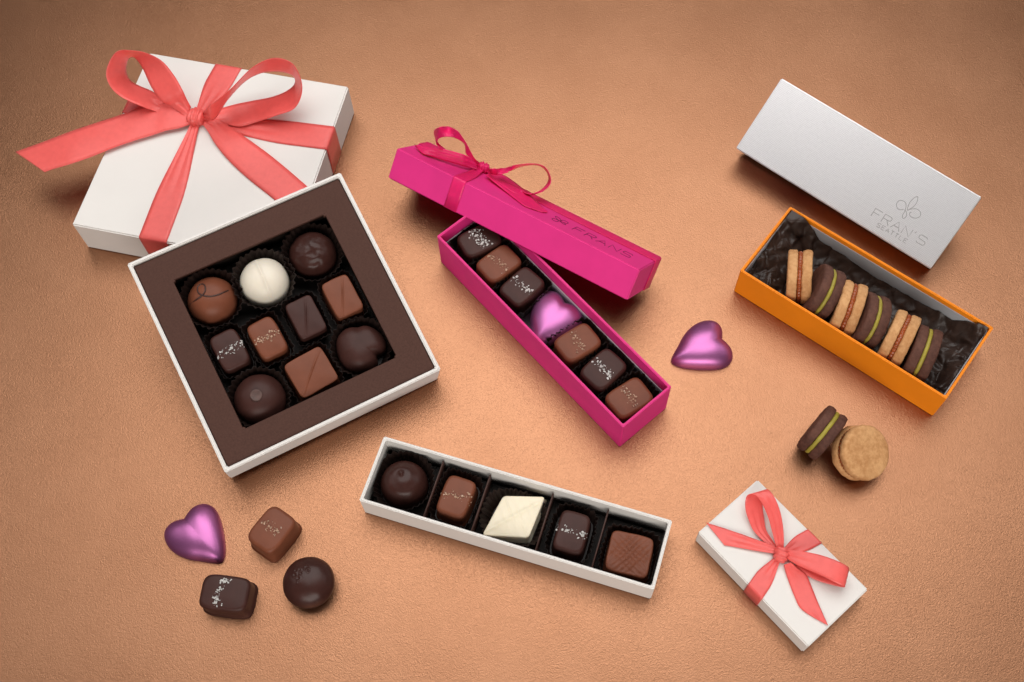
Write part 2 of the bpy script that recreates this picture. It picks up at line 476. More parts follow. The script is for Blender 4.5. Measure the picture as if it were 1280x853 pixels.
G_CH = 'filled chocolates in the boxes and on the table'
def block(M, a, b, H, mat, label, fn=None, e=5.0, salt=None, seed=0, name='chocolate', edge=.17, wob=.022):
    prof = prof_block(H, edge=edge)
    t = thing(name, M, label, 'chocolate', G_CH)
    mesh_obj('shell', lump(superell(a, b, e), prof, fn, wob, seed), mat, t)
    if salt: sprinkle(a, b, e, prof, parent=t, seed=seed, **salt)
    return t
def ridge(ang, off=0, h=.05, w=.05, grooves=True):
    c, s = math.cos(ang), math.sin(ang)
    def f(x, y, q):
        d = -x * s + y * c - off
        k = min(1, max(0, (.97 - q) / .12))
        v = h * math.exp(-(d / w) ** 2) - (h * .5 * math.exp(-((d - 2.1 * w) / w) ** 2) if grooves else 0)
        return v * k
    return f

# =================================================================== WHITE GIFT BOX (large)
I4 = Matrix.Identity(4)
GL, GW, GH = 14.93, 14.73, 2.97
MG = frame(-19.72, 13.97, 0, 0, 0, -.267)
gift = thing('gift_box', MG, 'large square white gift box tied with a coral satin bow', 'gift box', 'white gift boxes tied with coral ribbon')
wn(mesh_obj('box_body', box_mesh(GL, GW, GH, .09, 4), M_WHITE, gift))
c1 = lambda x, y: (x / 2.7826, 40 + y / 2.7826)                    # reading scale of the sketch used below
kn = at_in(MG, *c1(683, 300), GH + .35)
RW = 1.95
eps = .03
# bands lying on the box: local coordinates, kx/ky is the knot
kx, ky = kn.x, kn.y
pf = at_in(MG, *c1(538, 708), GH)           # band crossing of the front edge
pr = at_in(MG, *c1(1147, 370), GH)          # of the right edge
pb = at_in(MG, *c1(795, 122), GH)           # of the back edge
def band_y(xe, sgn, W_, H_, w, k=(0, 0), pinch=.28, z1=.18, dz=.04):
    ye = sgn * W_ / 2
    ky_ = k[1]; kx_ = k[0]
    zs = H_ + dz
    fr = []
    for i in range(25):
        f = i / 24; q = min(1, f / .72); q = q * q * (3 - 2 * q) * .6 + .4 * math.sin(q * math.pi / 2)
        fr.append((f, pinch + (1 - pinch) * q, .22 * (1 - q) ** 2))
    A, B = [], []
    for f, ww, up in fr:
        y = ky_ + (ye - ky_) * f - (sgn * .03 if f == 1 else 0); x = kx_ + (xe - kx_) * f
        A.append(V((x - w / 2 * ww, y, zs + up))); B.append(V((x + w / 2 * ww, y, zs + up)))
    for z, out in ((H_ - .06, .035), (H_ - .5, .04), (H_ * .5, .04), (.03, .04)):
        A.append(V((xe - w / 2, ye + sgn * out, z))); B.append(V((xe + w / 2, ye + sgn * out, z)))
    return A, B
def swapxy(P): return [V((p.y, p.x, p.z)) for p in P]
A, B = band_y(pf.x, -1, GW, GH, RW, (kx + .05, ky - .25)); flat_band('ribbon_band', A, B, M_CORAL, gift, RW)
A, B = band_y(pb.x, 1, GW, GH, RW, (kx, ky + .2)); flat_band('ribbon_band', A, B, M_CORAL, gift, RW)
A, B = band_y(pr.y, 1, GL, GH, RW, (ky - .05, kx + .2)); flat_band('ribbon_band', swapxy(A), swapxy(B), M_CORAL, gift, RW)
A, B = band_y(pr.y + .1, -1, GL, GH, RW, (ky, kx - .2)); flat_band('ribbon_band', swapxy(A), swapxy(B), M_CORAL, gift, RW)
# bow
ribbon('bow_loop', [(655, 300, .45, 665, 262, .5), (600, 262, .8, 650, 235, 1.2), (560, 240, 1.3, 636, 205, 1.9), (525, 190, 2.0, 608, 155, '+'),
    (495, 125, 2.6, 565, 103, '+'), (470, 92, 2.8, 515, 76, '+'), (452, 90, 2.6, 462, 65, '+'), (442, 108, 2.2, 405, 70, '+'),
    (440, 140, 1.7, 371, 130, '+'), (455, 170, 1.3, 378, 180, '+'), (490, 190, 1.0, 415, 222, '+'), (530, 207, .7, 480, 254, '+'), (580, 240, .5, 550, 280, .5), (655, 290, .35, 650, 310, .3)],
    RW, M_CORAL, gift, MG, c1, GH)
ribbon('bow_loop', [(705, 300, .4, 708, 275, .7), (745, 305, .7, 730, 255, '+'), (790, 240, 1.4, 800, 200, '+'), (850, 175, 2.1, 868, 132, '+'), (905, 145, 2.5, 925, 98, '+'),
    (960, 138, 2.6, 975, 92, '+'), (1005, 146, 2.4, 1022, 115, '+'), (1026, 165, 2.0, 1048, 170, '+'), (1018, 190, 1.5, 1048, 222, '+'), (985, 212, 1.1, 1022, 268, '+'),
    (940, 228, .8, 965, 290, '+'), (880, 240, .5, 900, 311, .45), (820, 252, .4, 840, 328, .3), (765, 268, .3, 800, 325, .25), (715, 290, .35, 725, 315, .3)],
    RW, M_CORAL, gift, MG, c1, GH)
ribbon('ribbon_tail', [(662, 275, .4, 660, 322, .35), (630, 262, .55, 625, 335, .35), (590, 248, .6, 575, 345, .35), (550, 245, .55, 530, 360, .3), (490, 262, .5, 470, 378, .3), (425, 287, .4, 400, 402, .3), (340, 315, .35, 310, 438, .3), (250, 345, .3, 235, 463, .3),
    (150, 383, .1, 190, 476, .15), (53, 418, -.2, 155, 488, 0)], RW, M_CORAL, gift, MG, c1, GH, belly=.04)
ribbon('ribbon_tail', [(728, 300, .35, 705, 322, .35), (762, 305, .4, 722, 345, .3), (800, 330, .35, 750, 392, .2), (880, 385, .2, 800, 452, .12), (960, 445, .12, 868, 515, .08), (1060, 530, .08, 950, 580, .06), (1090, 560, .08, 985, 612, .06)],
    RW, M_CORAL, gift, MG, c1, GH, belly=.05)
k = mesh_obj('bow_knot', knot_mesh(.60, .62, .5, 4, 1.0), M_CORAL, gift); k.location = V((kx, ky, GH + .42)) * S

# =================================================================== SQUARE CHOCOLATE BOX
SQ, SH = 14.3773, 2.9
MS = frame(-14.3364, .7529, 2.0275, .2563, .0287, .4472)
sqb = thing('chocolate_box', MS, 'open square white box of ten chocolates leaning on the large gift box', 'chocolate box')
wn(mesh_obj('box_base', tray_mesh(SQ, SQ, SH, .24, .2, .07), M_WHITE, sqb))
cs = lambda x, y: (150 + x / 2.0805, 200 + y / 2.0805)
oc = [at_in(MS, *cs(x, y), SH - .25) for x, y in ((137, 313), (535, 142), (720, 517), (320, 697))]
x0 = (oc[0].x + oc[3].x) / 2; x1 = (oc[1].x + oc[2].x) / 2; y1 = (oc[0].y + oc[1].y) / 2; y0 = (oc[2].y + oc[3].y) / 2
def insert_mesh():
    bm = bmesh.new(); q = SQ / 2 - .26; zt = SH - .22
    def ring(a, b, c, d, z): return [bm.verts.new(p) for p in ((a, c, z), (b, c, z), (b, d, z), (a, d, z))]
    R = [ring(-q, q, -q, q, .4), ring(-q, q, -q, q, zt - .06), ring(-q + .07, q - .07, -q + .07, q - .07, zt),
         ring(x0 - .05, x1 + .05, y0 - .05, y1 + .05, zt), ring(x0, x1, y0, y1, zt - .06), ring(x0, x1, y0, y1, zt - .32)]
    for a, b in zip(R, R[1:]):
        for i in range(4): bm.faces.new((a[i], a[(i + 1) % 4], b[(i + 1) % 4], b[i]))
    ce = [e for e in bm.edges if abs(e.verts[0].co.z - e.verts[1].co.z) > .01 and all(abs(v.co.x) < q - .2 for v in e.verts)]
    bmesh.ops.bevel(bm, geom=ce, offset=.12, segments=3, affect='EDGES')
    return bm
thick(wn(mesh_obj('window_frame', insert_mesh(), M_BROWNCARD, sqb)), .03)
q = sleeve(x1 - x0 + .5, y1 - y0 + .5, .35, SH - .6, .06)
for v in q.verts: v.co.x += (x0 + x1) / 2; v.co.y += (y0 + y1) / 2
wn(mesh_obj('tray_liner', q, M_DARKCARD, sqb))

cc = lambda x, y: (220 + x / 2.943, 260 + y / 2.943)
ZF = .75                                        # tray floor
CUPS = 'black fluted paper cup under the '
def dome_in(M, px, py, r, H, mat, label, z0, fn=None, wob=.02, seed=0, p=2.3, ang=0, e=2.0, outl=None):
    F = local_frame(M, px, py, z0 + H * .45, z0, ang)
    t = thing('chocolate', F, label, 'chocolate', G_CH)
    prof = prof_dome(H, p)
    mesh_obj('shell', lump(outl or superell(r, r, e), prof, fn, wob, seed), mat, t)
    return t, F, prof
def cup_for(M, F, a, b, e, h, what, seed, dz=.05, **k):
    paper_cup(F @ Matrix.Translation((0, 0, -dz)), a, b, e, h, CUPS + what, seed, **k)

RD = 1.53
t, F, prof = dome_in(MS, *cc(132, 338), RD, 1.75, M_MILK, 'round milk chocolate with a dark looped swirl line on top', ZF, wob=.015, seed=1)
cup_for(MS, F, 1.5, 1.5, 2, 1.15, 'looped swirl milk chocolate in the square box', 11, flare=1.22, flutes=30)
def drape(M, F, prof, r, pts, tr, zguess, n=6):
    """points of the photo's line laid on the dome surface"""
    P = []
    for x, y in pts:
        z = zguess
        for _ in range(8):
            p = at_in(F, *tr(x, y), z); s = min(.98, math.hypot(p.x, p.y) / r); z = z_on(prof, s)
        P.append(V((p.x, p.y, z + .01)))
    return catmull(P, n)
P = drape(MS, F, prof, RD, [(50, 358), (75, 338), (97, 322), (108, 303), (104, 284), (92, 281), (80, 292), (82, 312), (98, 322), (125, 326), (155, 320), (178, 310), (194, 303)], cc, 1.6)
mesh_obj('drizzle_line', tube(P, .045), M_DRIZZLE, t)
t, F, prof = dome_in(MS, *cc(324, 268), 1.56, 1.85, M_WHITECHOC, 'round white chocolate with a soft crease across its top', ZF, fn=ridge(dir_ang(MS, *cc(305, 190), *cc(375, 350), 2), 0, .07, .10, False), wob=.012, seed=2)
cup_for(MS, F, 1.5, 1.5, 2, 1.25, 'round white chocolate in the square box', 12, flare=1.25, flutes=30)
def swirl(x, y, q):
    r = math.hypot(x, y); a = math.atan2(y, x)
    d = (y + .35 * x) * 5.5 + 1.6 * noise.noise(V((x * 1.4, y * 1.4, 2)))
    return .035 * math.sin(d * 1.6) * math.exp(-((x + .1) ** 2 + (y + .75) ** 2) / .35) + .09 * noise.noise(V((x * 1.5, y * 1.5, 3))) + .03 * noise.noise(V((x * 4, y * 4, 3)))
t, F, prof = dome_in(MS, *cc(503, 168), 1.52, 1.8, M_DARK, 'round dark chocolate with rippled glaze in the top corner of the square box', ZF, fn=swirl, wob=.02, seed=3)
cup_for(MS, F, 1.5, 1.5, 2, 1.15, 'rippled dark chocolate in the square box', 13, flare=1.22, flutes=30)
for (px, py), a, b, mat, lab, ln, sd in (
    ((478, 404), .93, 1.30, M_DARK2, 'rectangular dark chocolate with a diagonal ridge in the middle of the square box', ((470, 325), (474, 470)), 4),
    ((612, 328), .95, 1.32, M_MILK, 'rectangular milk chocolate with a diagonal ridge at the edge of the square box', ((607, 245), (608, 400)), 5)):
    F = local_frame(MS, *cc(px, py), ZF + 1.3, ZF, .02)
    block(F, a, b, 1.55, mat, lab, fn=ridge(dir_ang(F, *cc(*ln[0]), *cc(*ln[1]), 1.5), 0, .05, .045), e=8, seed=sd, edge=.10)
    cup_for(MS, F, a + .08, b + .08, 6, 1.0, lab.split(' with')[0] + (' at the middle' if sd == 4 else ' at the edge') + ' of the square box', 14 + sd, flare=1.1, flutes=30, amp=.05)
salt_w = dict(count=58, ang=.12, length=1.75, spread=.15, size=.048, mat=M_SALT)
F = local_frame(MS, *cc(198, 524), ZF + 1.3, ZF, .03)
block(F, .94, 1.30, 1.55, M_DARK2, 'dark caramel with white salt flakes on the left side of the square box', salt=dict(salt_w, ang=dir_ang(F, *cc(150, 545), *cc(250, 500), 1.5)), seed=6)
cup_for(MS, F, 1.02, 1.38, 6, 1.05, 'white-salted dark caramel in the square box', 21, flare=1.1, flutes=30, amp=.05)
F = local_frame(MS, *cc(336, 480), ZF + 1.3, ZF, .05)
block(F, .94, 1.30, 1.55, M_MILK, 'milk caramel with smoked salt beside the dark one in the square box', salt=dict(salt_w, ang=dir_ang(F, *cc(285, 490), *cc(380, 450), 1.5), mat=M_SMOKED, size=.05, count=60), seed=7)
cup_for(MS, F, 1.02, 1.38, 6, 1.05, 'smoked-salt milk caramel in the square box', 22, flare=1.1, flutes=30, amp=.05)
F = local_frame(MS, *cc(498, 606), ZF + 1.3, ZF, .08)
block(F, 1.34, 1.28, 1.5, M_MILK, 'square milk chocolate with a diagonal ridge between two dark domes', fn=ridge(dir_ang(F, *cc(535, 520), *cc(475, 690), 1.5), 0, .05, .045), e=10, seed=8, edge=.07)
cup_for(MS, F, 1.38, 1.33, 6, 1.05, 'square ridged milk chocolate in the square box', 23, flare=1.12, flutes=34, amp=.05)
lob = []
for i in range(110):
    a = 2 * math.pi * i / 110
    lob.append(((1.58 + .07 * math.cos(3 * a + .6) - .34 * math.exp(-((a - 5.35) / .2) ** 2) - .14 * math.exp(-((a - 1.3) / .25) ** 2)) * math.cos(a), (1.55 + .06 * math.cos(3 * a) - .34 * math.exp(-((a - 5.35) / .2) ** 2) - .14 * math.exp(-((a - 1.3) / .25) ** 2)) * math.sin(a)))
t, F, prof = dome_in(MS, *cc(680, 516), 1.6, 1.5, M_DARK2, 'lumpy dark chocolate nut cluster with lobed outline', ZF, fn=lambda x, y, q: .09 * noise.noise(V((x * 1.1, y * 1.1, 8))), wob=.03, seed=9, p=2.9, outl=lob)
cup_for(MS, F, 1.5, 1.5, 2, 1.1, 'lumpy dark nut cluster in the square box', 24, flare=1.22, flutes=30)
t, F, prof = dome_in(MS, *cc(308, 702), 1.6, 1.7, M_DARK2, 'round dark chocolate with a small pale disc on its top', ZF, wob=.015, seed=10)
cup_for(MS, F, 1.5, 1.5, 2, 1.1, 'disc-topped dark chocolate in the square box', 25, flare=1.22, flutes=30)
P = drape(MS, F, prof, 1.6, [(295, 690)], cc, 1.6)
o = mesh_obj('button', lump(superell(.38, .38, 2, 40), [(1, -.05), (1, .02), (.93, .05), (.8, .045), (.4, .03), (0, .03)]), matte('rubbed_chocolate', (.082, .040, .032), .45, .3, 300), t); o.location = (P[0] + V((0, 0, -.01))) * S
o.rotation_euler = (-P[0].y * .12, P[0].x * .12, 0)

# =================================================================== PINK BOX
PL, PW, PH = 17.77, 4.04, 3.41
MP = frame(2.51, .48, 0, 0, 0, -.9077)
pinkb = thing('chocolate_box', MP, 'long pink open box of salted caramels with its lid across it', 'chocolate box')
wn(mesh_obj('box_base', tray_mesh(PL, PW, PH, .16, .2, .05), M_PINK, pinkb))
wn(mesh_obj('box_liner', sleeve(PL - .38, PW - .38, .22, PH - 1.15), M_GREY, pinkb))
cp = lambda x, y: (530 + x / 2.7515, 260 + y / 2.7515)
ZP = 1.05
CA = 0.0
def pink_choc(px, py, u0, u1, mat, lab, seed, a=1.38, b=1.05, salt=None, so=0):
    cl2 = lab.replace('white-salted ', '').replace('smoked-salt ', '')
    F = local_frame(MP, *cp(px, py), ZP + 1.35, ZP, dir_ang(MP, *cp(*u0), *cp(*u1), ZP + 1.5))
    block(F, a, b, 1.6, mat, lab, seed=seed, e=5, edge=.2, salt=salt)
    o = paper_cup(F @ Matrix.Translation((0, 0, -.06)), a + .12, b + .10, 5, 1.25, 'fluted paper cup under the ' + cl2, seed + 40, 1.12, 32, .06)
    return F
sw = dict(count=42, ang=math.pi / 2, length=1.6, spread=.16, size=.056, mat=M_SALT)
sm = dict(sw, mat=M_SMOKED, size=.05, count=54)
pink_choc(190, 112, (105, 150), (255, 78), M_DARK2, 'dark white-salted caramel at the top end of the pink box', 31, salt=dict(sw, spread=.24, count=90))
pink_choc(257, 193, (180, 208), (295, 125), M_MILK, 'milk smoked-salt caramel second from the top end of the pink box', 32, salt=sm)
pink_choc(337, 272, (262, 285), (348, 208), M_DARK2, 'dark white-salted caramel just above the purple heart in the pink box', 33, salt=sw)
pink_choc(528, 465, (443, 465), (553, 398), M_MILK, 'milk smoked-salt caramel just below the purple heart in the pink box', 34, salt=sm)
pink_choc(617, 557, (540, 575), (628, 492), M_DARK2, 'dark white-salted caramel second from the bottom end of the pink box', 35, salt=sw)
pink_choc(706, 655, (622, 660), (740, 585), M_MILK, 'milk smoked-salt caramel at the bottom end of the pink box', 36, salt=sm)

def heart(M, label, w=3.45, H=1.08):
    out = heart_outline(w)
    def crest(x, y, q):
        return .10 * math.exp(-((abs(x) - .6) / .5) ** 2) * max(0, 1 - q) * max(0, min(1, .4 + y * .6))
    o = mesh_obj('foil_heart', lump(out, prof_heart(H), crest, .0, 0, w * .40), M_FOIL, None, M)
    return tag(o, label, 'chocolate', 'purple foil hearts')
def heart_at(M, tr, centre, notch, tip, z0, label, w=3.45, H=1.08, ze=.5, tx=0, ty=0):
    c = at_in(M, *tr(*centre), z0 + ze); a = at_in(M, *tr(*notch), z0 + ze); b = at_in(M, *tr(*tip), z0 + .2)
    an = math.atan2(b.y - a.y, b.x - a.x) + math.pi / 2
    return heart(M @ Matrix.Translation((c.x, c.y, z0)) @ Euler((tx, ty, an)).to_matrix().to_4x4(), label, w, H)
heart_at(MP, cp, (447, 375), (492, 325), (402, 450), 1.5, 'purple foil heart lying in the pink box', 3.5, ze=.7)

# pink lid across the box
LL, LW, LH = 18.53, 4.37, 2.18
ML = frame(.7407, 7.1046, 1.9827, -.7556, -.0465, -.615)
plid = thing('box_lid', ML, 'pink lid with magenta ribbon bow lying across the pink box', 'box lid')
q = tray_mesh(LL, LW, LH, .14, .16, .09)
bmesh.ops.rotate(q, verts=q.verts[:], cent=(0, 0, LH / 2), matrix=Matrix.Rotation(math.pi, 3, 'X'))
wn(mesh_obj('lid_shell', q, M_PINK, plid))
c6 = lambda x, y: (520 + x / 7.111, 150 + y / 7.111)
kl = at_in(ML, *c6(600, 425), LH + .3)
MW = .95
be = at_in(ML, *c6(428, 522), LH)
A, B = band_y(be.x, -1, LW, LH, MW, (kl.x - .05, kl.y - .1), pinch=.5); flat_band('ribbon_band', A, B, M_MAGENTA, plid, MW)
A, B = band_y(be.x, 1, LW, LH, MW, (kl.x - .05, kl.y), pinch=.5); flat_band('ribbon_band', A, B, M_MAGENTA, plid, MW)
def band_long(y, sgn, kx_, ky_):
    xe = sgn * LL / 2; A, B = [], []
    for f, ww, up in [(i / 20, min(1, .45 + i * .12), .16 * max(0, 1 - i / 6) ** 2) for i in range(21)]:
        X = kx_ + (xe - kx_) * f - (sgn * .03 if f == 1 else 0); Y = ky_ + (y - ky_) * min(1, f * 2.2)
        A.append(V((X, Y - MW * .6 * ww, LH + .045 + up))); B.append(V((X, Y + MW * .6 * ww, LH + .045 + up)))
    for z in (LH - .06, LH * .5, .05):
        A.append(V((xe + sgn * .04, y - MW * .6, z))); B.append(V((xe + sgn * .04, y + MW * .6, z)))
    return A, B
A, B = band_long(1.28, 1, kl.x + .1, kl.y + .1); flat_band('ribbon_band', A, B, M_MAGENTA, plid, MW * 1.2)
A, B = band_long(1.28, -1, kl.x - .1, kl.y + .1); flat_band('ribbon_band', A, B, M_MAGENTA, plid, MW * 1.2)
ribbon('bow_loop', [(560, 420, .3, 575, 385, .3), (500, 345, .9, 520, 340, '+'), (447, 305, 1.3, 490, 290, '+'), (435, 230, 1.9, 462, 235, '+'), (410, 195, 2.2, 420, 165, '+'), (350, 163, 2.4, 365, 95, '+'), (290, 150, 2.4, 290, 60, '+'), (225, 157, 2.1, 210, 65, '+'),
    (192, 180, 1.7, 160, 100, '+'), (205, 215, 1.2, 172, 170, '+'), (262, 262, .8, 200, 240, '+'), (350, 320, .5, 330, 330, .3), (540, 410, .25, 530, 430, .2)], MW, M_MAGENTA, plid, ML, c6, LH)
ribbon('bow_loop', [(640, 470, .25, 650, 430, .3), (700, 488, .5, 680, 435, '+'), (780, 478, .9, 790, 430, '+'), (860, 445, 1.3, 880, 404, '+'), (960, 410, 1.7, 980, 391, '+'), (1080, 405, 1.9, 1095, 396, '+'),
    (1150, 450, 1.7, 1165, 440, '+'), (1178, 520, 1.3, 1200, 530, '+'), (1150, 585, .9, 1178, 595, '+'), (1080, 640, .6, 1100, 650, '+'), (990, 655, .35, 1005, 665, '-'), (900, 600, .25, 880, 650, .15), (700, 500, .25, 690, 530, .2)], MW, M_MAGENTA, plid, ML, c6, LH)
ribbon('ribbon_tail', [(560, 375, .45, 540, 440, .25), (500, 342, .75, 470, 425, .2), (430, 310, .95, 400, 406, .2), (350, 285, .95, 320, 382, .18), (270, 265, .9, 230, 356, .15), (180, 252, .75, 140, 328, .12), (90, 240, .5, 60, 300, .12), (-10, 222, .25, 0, 245, .12)], MW, M_MAGENTA, plid, ML, c6, LH)
ribbon('ribbon_tail', [(650, 475, .3, 620, 490, .25), (760, 482, .3, 690, 550, .2), (880, 555, .25, 790, 630, .12), (980, 640, .2, 890, 710, .08), (1070, 725, .12, 980, 772, .07), (1170, 822, .08, 1130, 822, .07)], MW, M_MAGENTA, plid, ML, c6, LH)
k = mesh_obj('bow_knot', knot_mesh(.42, .38, .34, 4, 2.0), M_MAGENTA, plid); k.location = V((kl.x, kl.y, LH + .3)) * S; k.rotation_euler = (0, 0, .5)

# ---- lettering and emblem strokes
def stroke_mesh(lines, w, z, h=.012):
    bm = bmesh.new()
    for L in lines:
        L = [V((p[0], p[1], 0)) for p in L]; up, dn = [], []
        for i, p in enumerate(L):
            t = (L[min(i + 1, len(L) - 1)] - L[max(i - 1, 0)]).normalized(); nrm = V((-t.y, t.x, 0)) * w / 2
            k = bm.verts.new((p.x + nrm.x, p.y + nrm.y, z)); m = bm.verts.new((p.x - nrm.x, p.y - nrm.y, z))
            up.append(k); dn.append(m)
        for i in range(len(L) - 1): bm.faces.new((up[i], up[i + 1], dn[i + 1], dn[i]))
    r = bmesh.ops.extrude_face_region(bm, geom=bm.faces[:])
    for v in r['geom']:
        if isinstance(v, bmesh.types.BMVert): v.co.z += h
    return bm
GLY = {'F': [[(0, 0), (0, 1), (1, 1)], [(0, .52), (.82, .52)]],
       'R': [[(0, 0), (0, 1), (.8, 1), (.97, .9), (1, .75), (.95, .6), (.8, .5), (.05, .5)], [(.5, .5), (.97, 0)]],
       'A': [[(-.05, 0), (.5, 1), (1.05, 0)], [(.2, .36), (.8, .36)]],
       'N': [[(0, 0), (0, 1), (1, 0), (1, 1)]],
       "'": [[(.12, 1.02), (.0, .78)]],
       'S': [[(1, .86), (.85, 1), (.15, 1), (0, .88), (0, .62), (.15, .52), (.85, .48), (1, .38), (1, .12), (.85, 0), (.1, 0), (-.02, .12)]],
       'E': [[(1, 1), (0, 1), (0, 0), (1, 0)], [(0, .52), (.8, .52)]],
       'T': [[(0, 1), (1, 1)], [(.5, 1), (.5, 0)]],
       'L': [[(0, 1), (0, 0), (1, 0)]]}
def word(s, x, y, w, h, gap):
    out = []
    for ch in s:
        ww = w * (.3 if ch == "'" else 1)
        for L in GLY[ch]: out.append([(x + px * (w if ch == "'" else ww), y + py * h) for px, py in L])
        x += ww + gap
    return out
def smooth2(L, n=6): return [(p.x, p.y) for p in catmull([V((a, b, 0)) for a, b in L], n)]
def emblem(cx, cy, s, rot=0):
    """leaf with two round berries on curling stems"""
    L = [[(0, 0), (-.02, .35), (.12, .75), (.5, 1.15), (.62, .75), (.5, .35), (.18, .05), (.02, -.08)],
         [(-.15, .02), (-.12, .3), (-.3, .55), (-.62, .62), (-.88, .42), (-.92, .1), (-.72, -.12), (-.45, -.12), (-.3, -.02)],
         [(.22, -.02), (.4, .12), (.72, .12), (.95, -.1), (.95, -.42), (.72, -.62), (.42, -.6), (.24, -.4)],
         [(-.02, -.05), (-.15, -.35), (-.2, -.7), (-.02, -.95), (.14, -.7), (.12, -.35), (0, -.05)]]
    c, q = math.cos(rot), math.sin(rot)
    return [smooth2([(cx + s * (x * c - y * q), cy + s * (x * q + y * c)) for x, y in l]) for l in L]
c4 = lambda x, y: (470 + x / 3.2816, 140 + y / 3.2816)
a0 = at_in(ML, *c4(808, 480), LH); a1 = at_in(ML, *c4(1050, 592), LH); ea = at_in(ML, *c4(757, 447), LH)
ym = (a0.y + a1.y) / 2 - .28
tw = (a1.x - a0.x)
o = mesh_obj('lettering', stroke_mesh(word('FRANS', a0.x, ym - .1, tw * .15, .85, tw * .0625), .042, LH + .006), M_INK, plid, smooth=False)
o = mesh_obj('emblem', stroke_mesh(emblem(ea.x, ym + .3, .58, 1.25), .04, LH + .006), M_INK, plid, smooth=False)

# =================================================================== LONG WHITE BOX
WL, WW, WH = 18.07, 4.28, 2.35
MW_ = frame(-.36, -12.23, 0, 0, 0, -.3518)
wb = thing('chocolate_box', MW_, 'long narrow white open box with five chocolates and brown dividers', 'chocolate box')
wn(mesh_obj('box_base', tray_mesh(WL, WW, WH, .19, .15, .06), M_WHITE, wb))
wn(mesh_obj('box_liner', sleeve(WL - .42, WW - .42, .17, .75), M_DARKCARD, wb))
cw = lambda x, y: (430 + x / 2.977, 530 + y / 2.977)
for (xa, ya), (xb, yb) in (((370, 135), (292, 352)), ((545, 188), (470, 405)), ((780, 258), (708, 478)), ((987, 318), (918, 540))):
    p = at_in(MW_, *cw((xa + xb) / 2, (ya + yb) / 2), WH - .35)
    mesh_obj('divider', box_mesh(.09, WW - .6, WH - .75, .02, 1, (p.x, 0, .3)), M_DIVIDER, wb)
ZW = .45
def swl(x, y, q):
    r = math.hypot(x, y)
    return .16 * math.exp(-(((x + .12) ** 2 + (y - .22) ** 2) / .018)) + .03 * math.sin(r * 6 - math.atan2(y, x)) * math.exp(-((r - .7) / .35) ** 2)
t, F, prof = dome_in(MW_, *cw(222, 218), 1.45, 1.75, M_DARK, 'round dark chocolate with a small nub in the long white box', ZW, fn=swl, seed=51, wob=.015)
cup_for(MW_, F, 1.5, 1.5, 2, 1.15, 'nub-topped dark chocolate in the long white box', 61, flare=1.2, flutes=32)
F = local_frame(MW_, *cw(418, 274), ZW + 1.2, ZW, -.04)
block(F, .98, 1.3, 1.5, M_MILK, 'milk caramel with smoked salt in the second compartment of the long white box', seed=52, salt=dict(sm, ang=dir_ang(F, *cw(360, 262), *cw(475, 290), 1.5), length=1.9), edge=.2)
cup_for(MW_, F, 1.12, 1.42, 5, 1.1, 'milk caramel in the long white box', 62, flare=1.12, flutes=32)
# ivory diamond with drizzled lines
F = local_frame(MW_, *cw(632, 345), ZW + 1.2, ZW + .3)
dq = [at_in(F, *cw(*p), 1.0) for p in ((513, 412), (592, 264), (750, 268), (688, 424))]
def roundpoly(C, n=26, r=.25):
    out = []
    k = len(C)
    for i in range(k):
        p, a, b = C[i], C[i - 1], C[(i + 1) % k]
        u = (a - p).normalized() * r; v = (b - p).normalized() * r
        for j in range(n // 2 + 1):
            s = j / (n // 2); out.append(((p + u) * (1 - s) ** 2 + p * 2 * s * (1 - s) + (p + v) * s ** 2))
        e = (C[(i + 1) % k] - p); L = e.length
        for j in range(1, 12):
            f = (r + (L - 2 * r) * j / 12) / L; out.append(p + e * f)
    return [(q.x, q.y) for q in out]
dirs = [dir_ang(F, *cw(600, 270), *cw(650, 415), 1), dir_ang(F, *cw(520, 395), *cw(740, 280), 1)]
def diam(x, y, q):
    v = 0
    for off in (-1.0, -.55, -.1, .35, .8, 1.2):
        a = dirs[0]; d = -x * math.sin(a) + y * math.cos(a) - off
        v += .032 * math.exp(-(d / .06) ** 2)
    a = dirs[1]; d = -x * math.sin(a) + y * math.cos(a)
    v += .05 * math.exp(-(d / .12) ** 2)
    return v * min(1, max(0, (1 - q) / .1))
t = thing('chocolate', F, 'ivory white chocolate diamond with piped lines in the long white box', 'chocolate', G_CH)
mesh_obj('shell', lump(roundpoly([V((p.x, p.y, 0)) * 1.02 for p in dq]), prof_block(1.0, edge=.10, dome=.08, steps=40), diam, .01, 53), M_IVORY, t)
cup_for(MW_, F, 1.42, 1.2, 2.6, 1.0, 'ivory diamond in the long white box', 63, dz=.32, flare=1.34, flutes=36)
F = local_frame(MW_, *cw(848, 405), ZW + 1.2, ZW, .02)
block(F, .96, 1.32, 1.5, M_DARK2, 'dark caramel with white salt in the fourth compartment of the long white box', seed=54, salt=dict(sw, ang=dir_ang(F, *cw(795, 385), *cw(905, 410), 1.5), length=1.85, spread=.15), edge=.2)
cup_for(MW_, F, 1.12, 1.42, 5, 1.1, 'dark caramel in the long white box', 64, flare=1.12, flutes=32)
F = local_frame(MW_, *cw(1062, 486), ZW + 1.1, ZW, .06)
an = [dir_ang(F, *cw(990, 420), *cw(1120, 550), 1.3), dir_ang(F, *cw(980, 540), *cw(1120, 410), 1.3)]
def hatch(x, y, q):
    v = 0
    for k, a in enumerate(an):
        d = -x * math.sin(a) + y * math.cos(a) + .07 * noise.noise(V((x * 1.5, y * 1.5, k)))
        for off in (-.72, -.42, -.14, .14, .42, .7): v -= .05 * math.exp(-((d - off) / .04) ** 2)
    return v * min(1, max(0, (.92 - q) / .1)) + .04 * noise.noise(V((x * 2, y * 2, 5)))
block(F, 1.32, 1.28, 1.35, M_MILK, 'square milk chocolate with crosshatched top in the long white box', fn=hatch, e=7, seed=55, edge=.1)
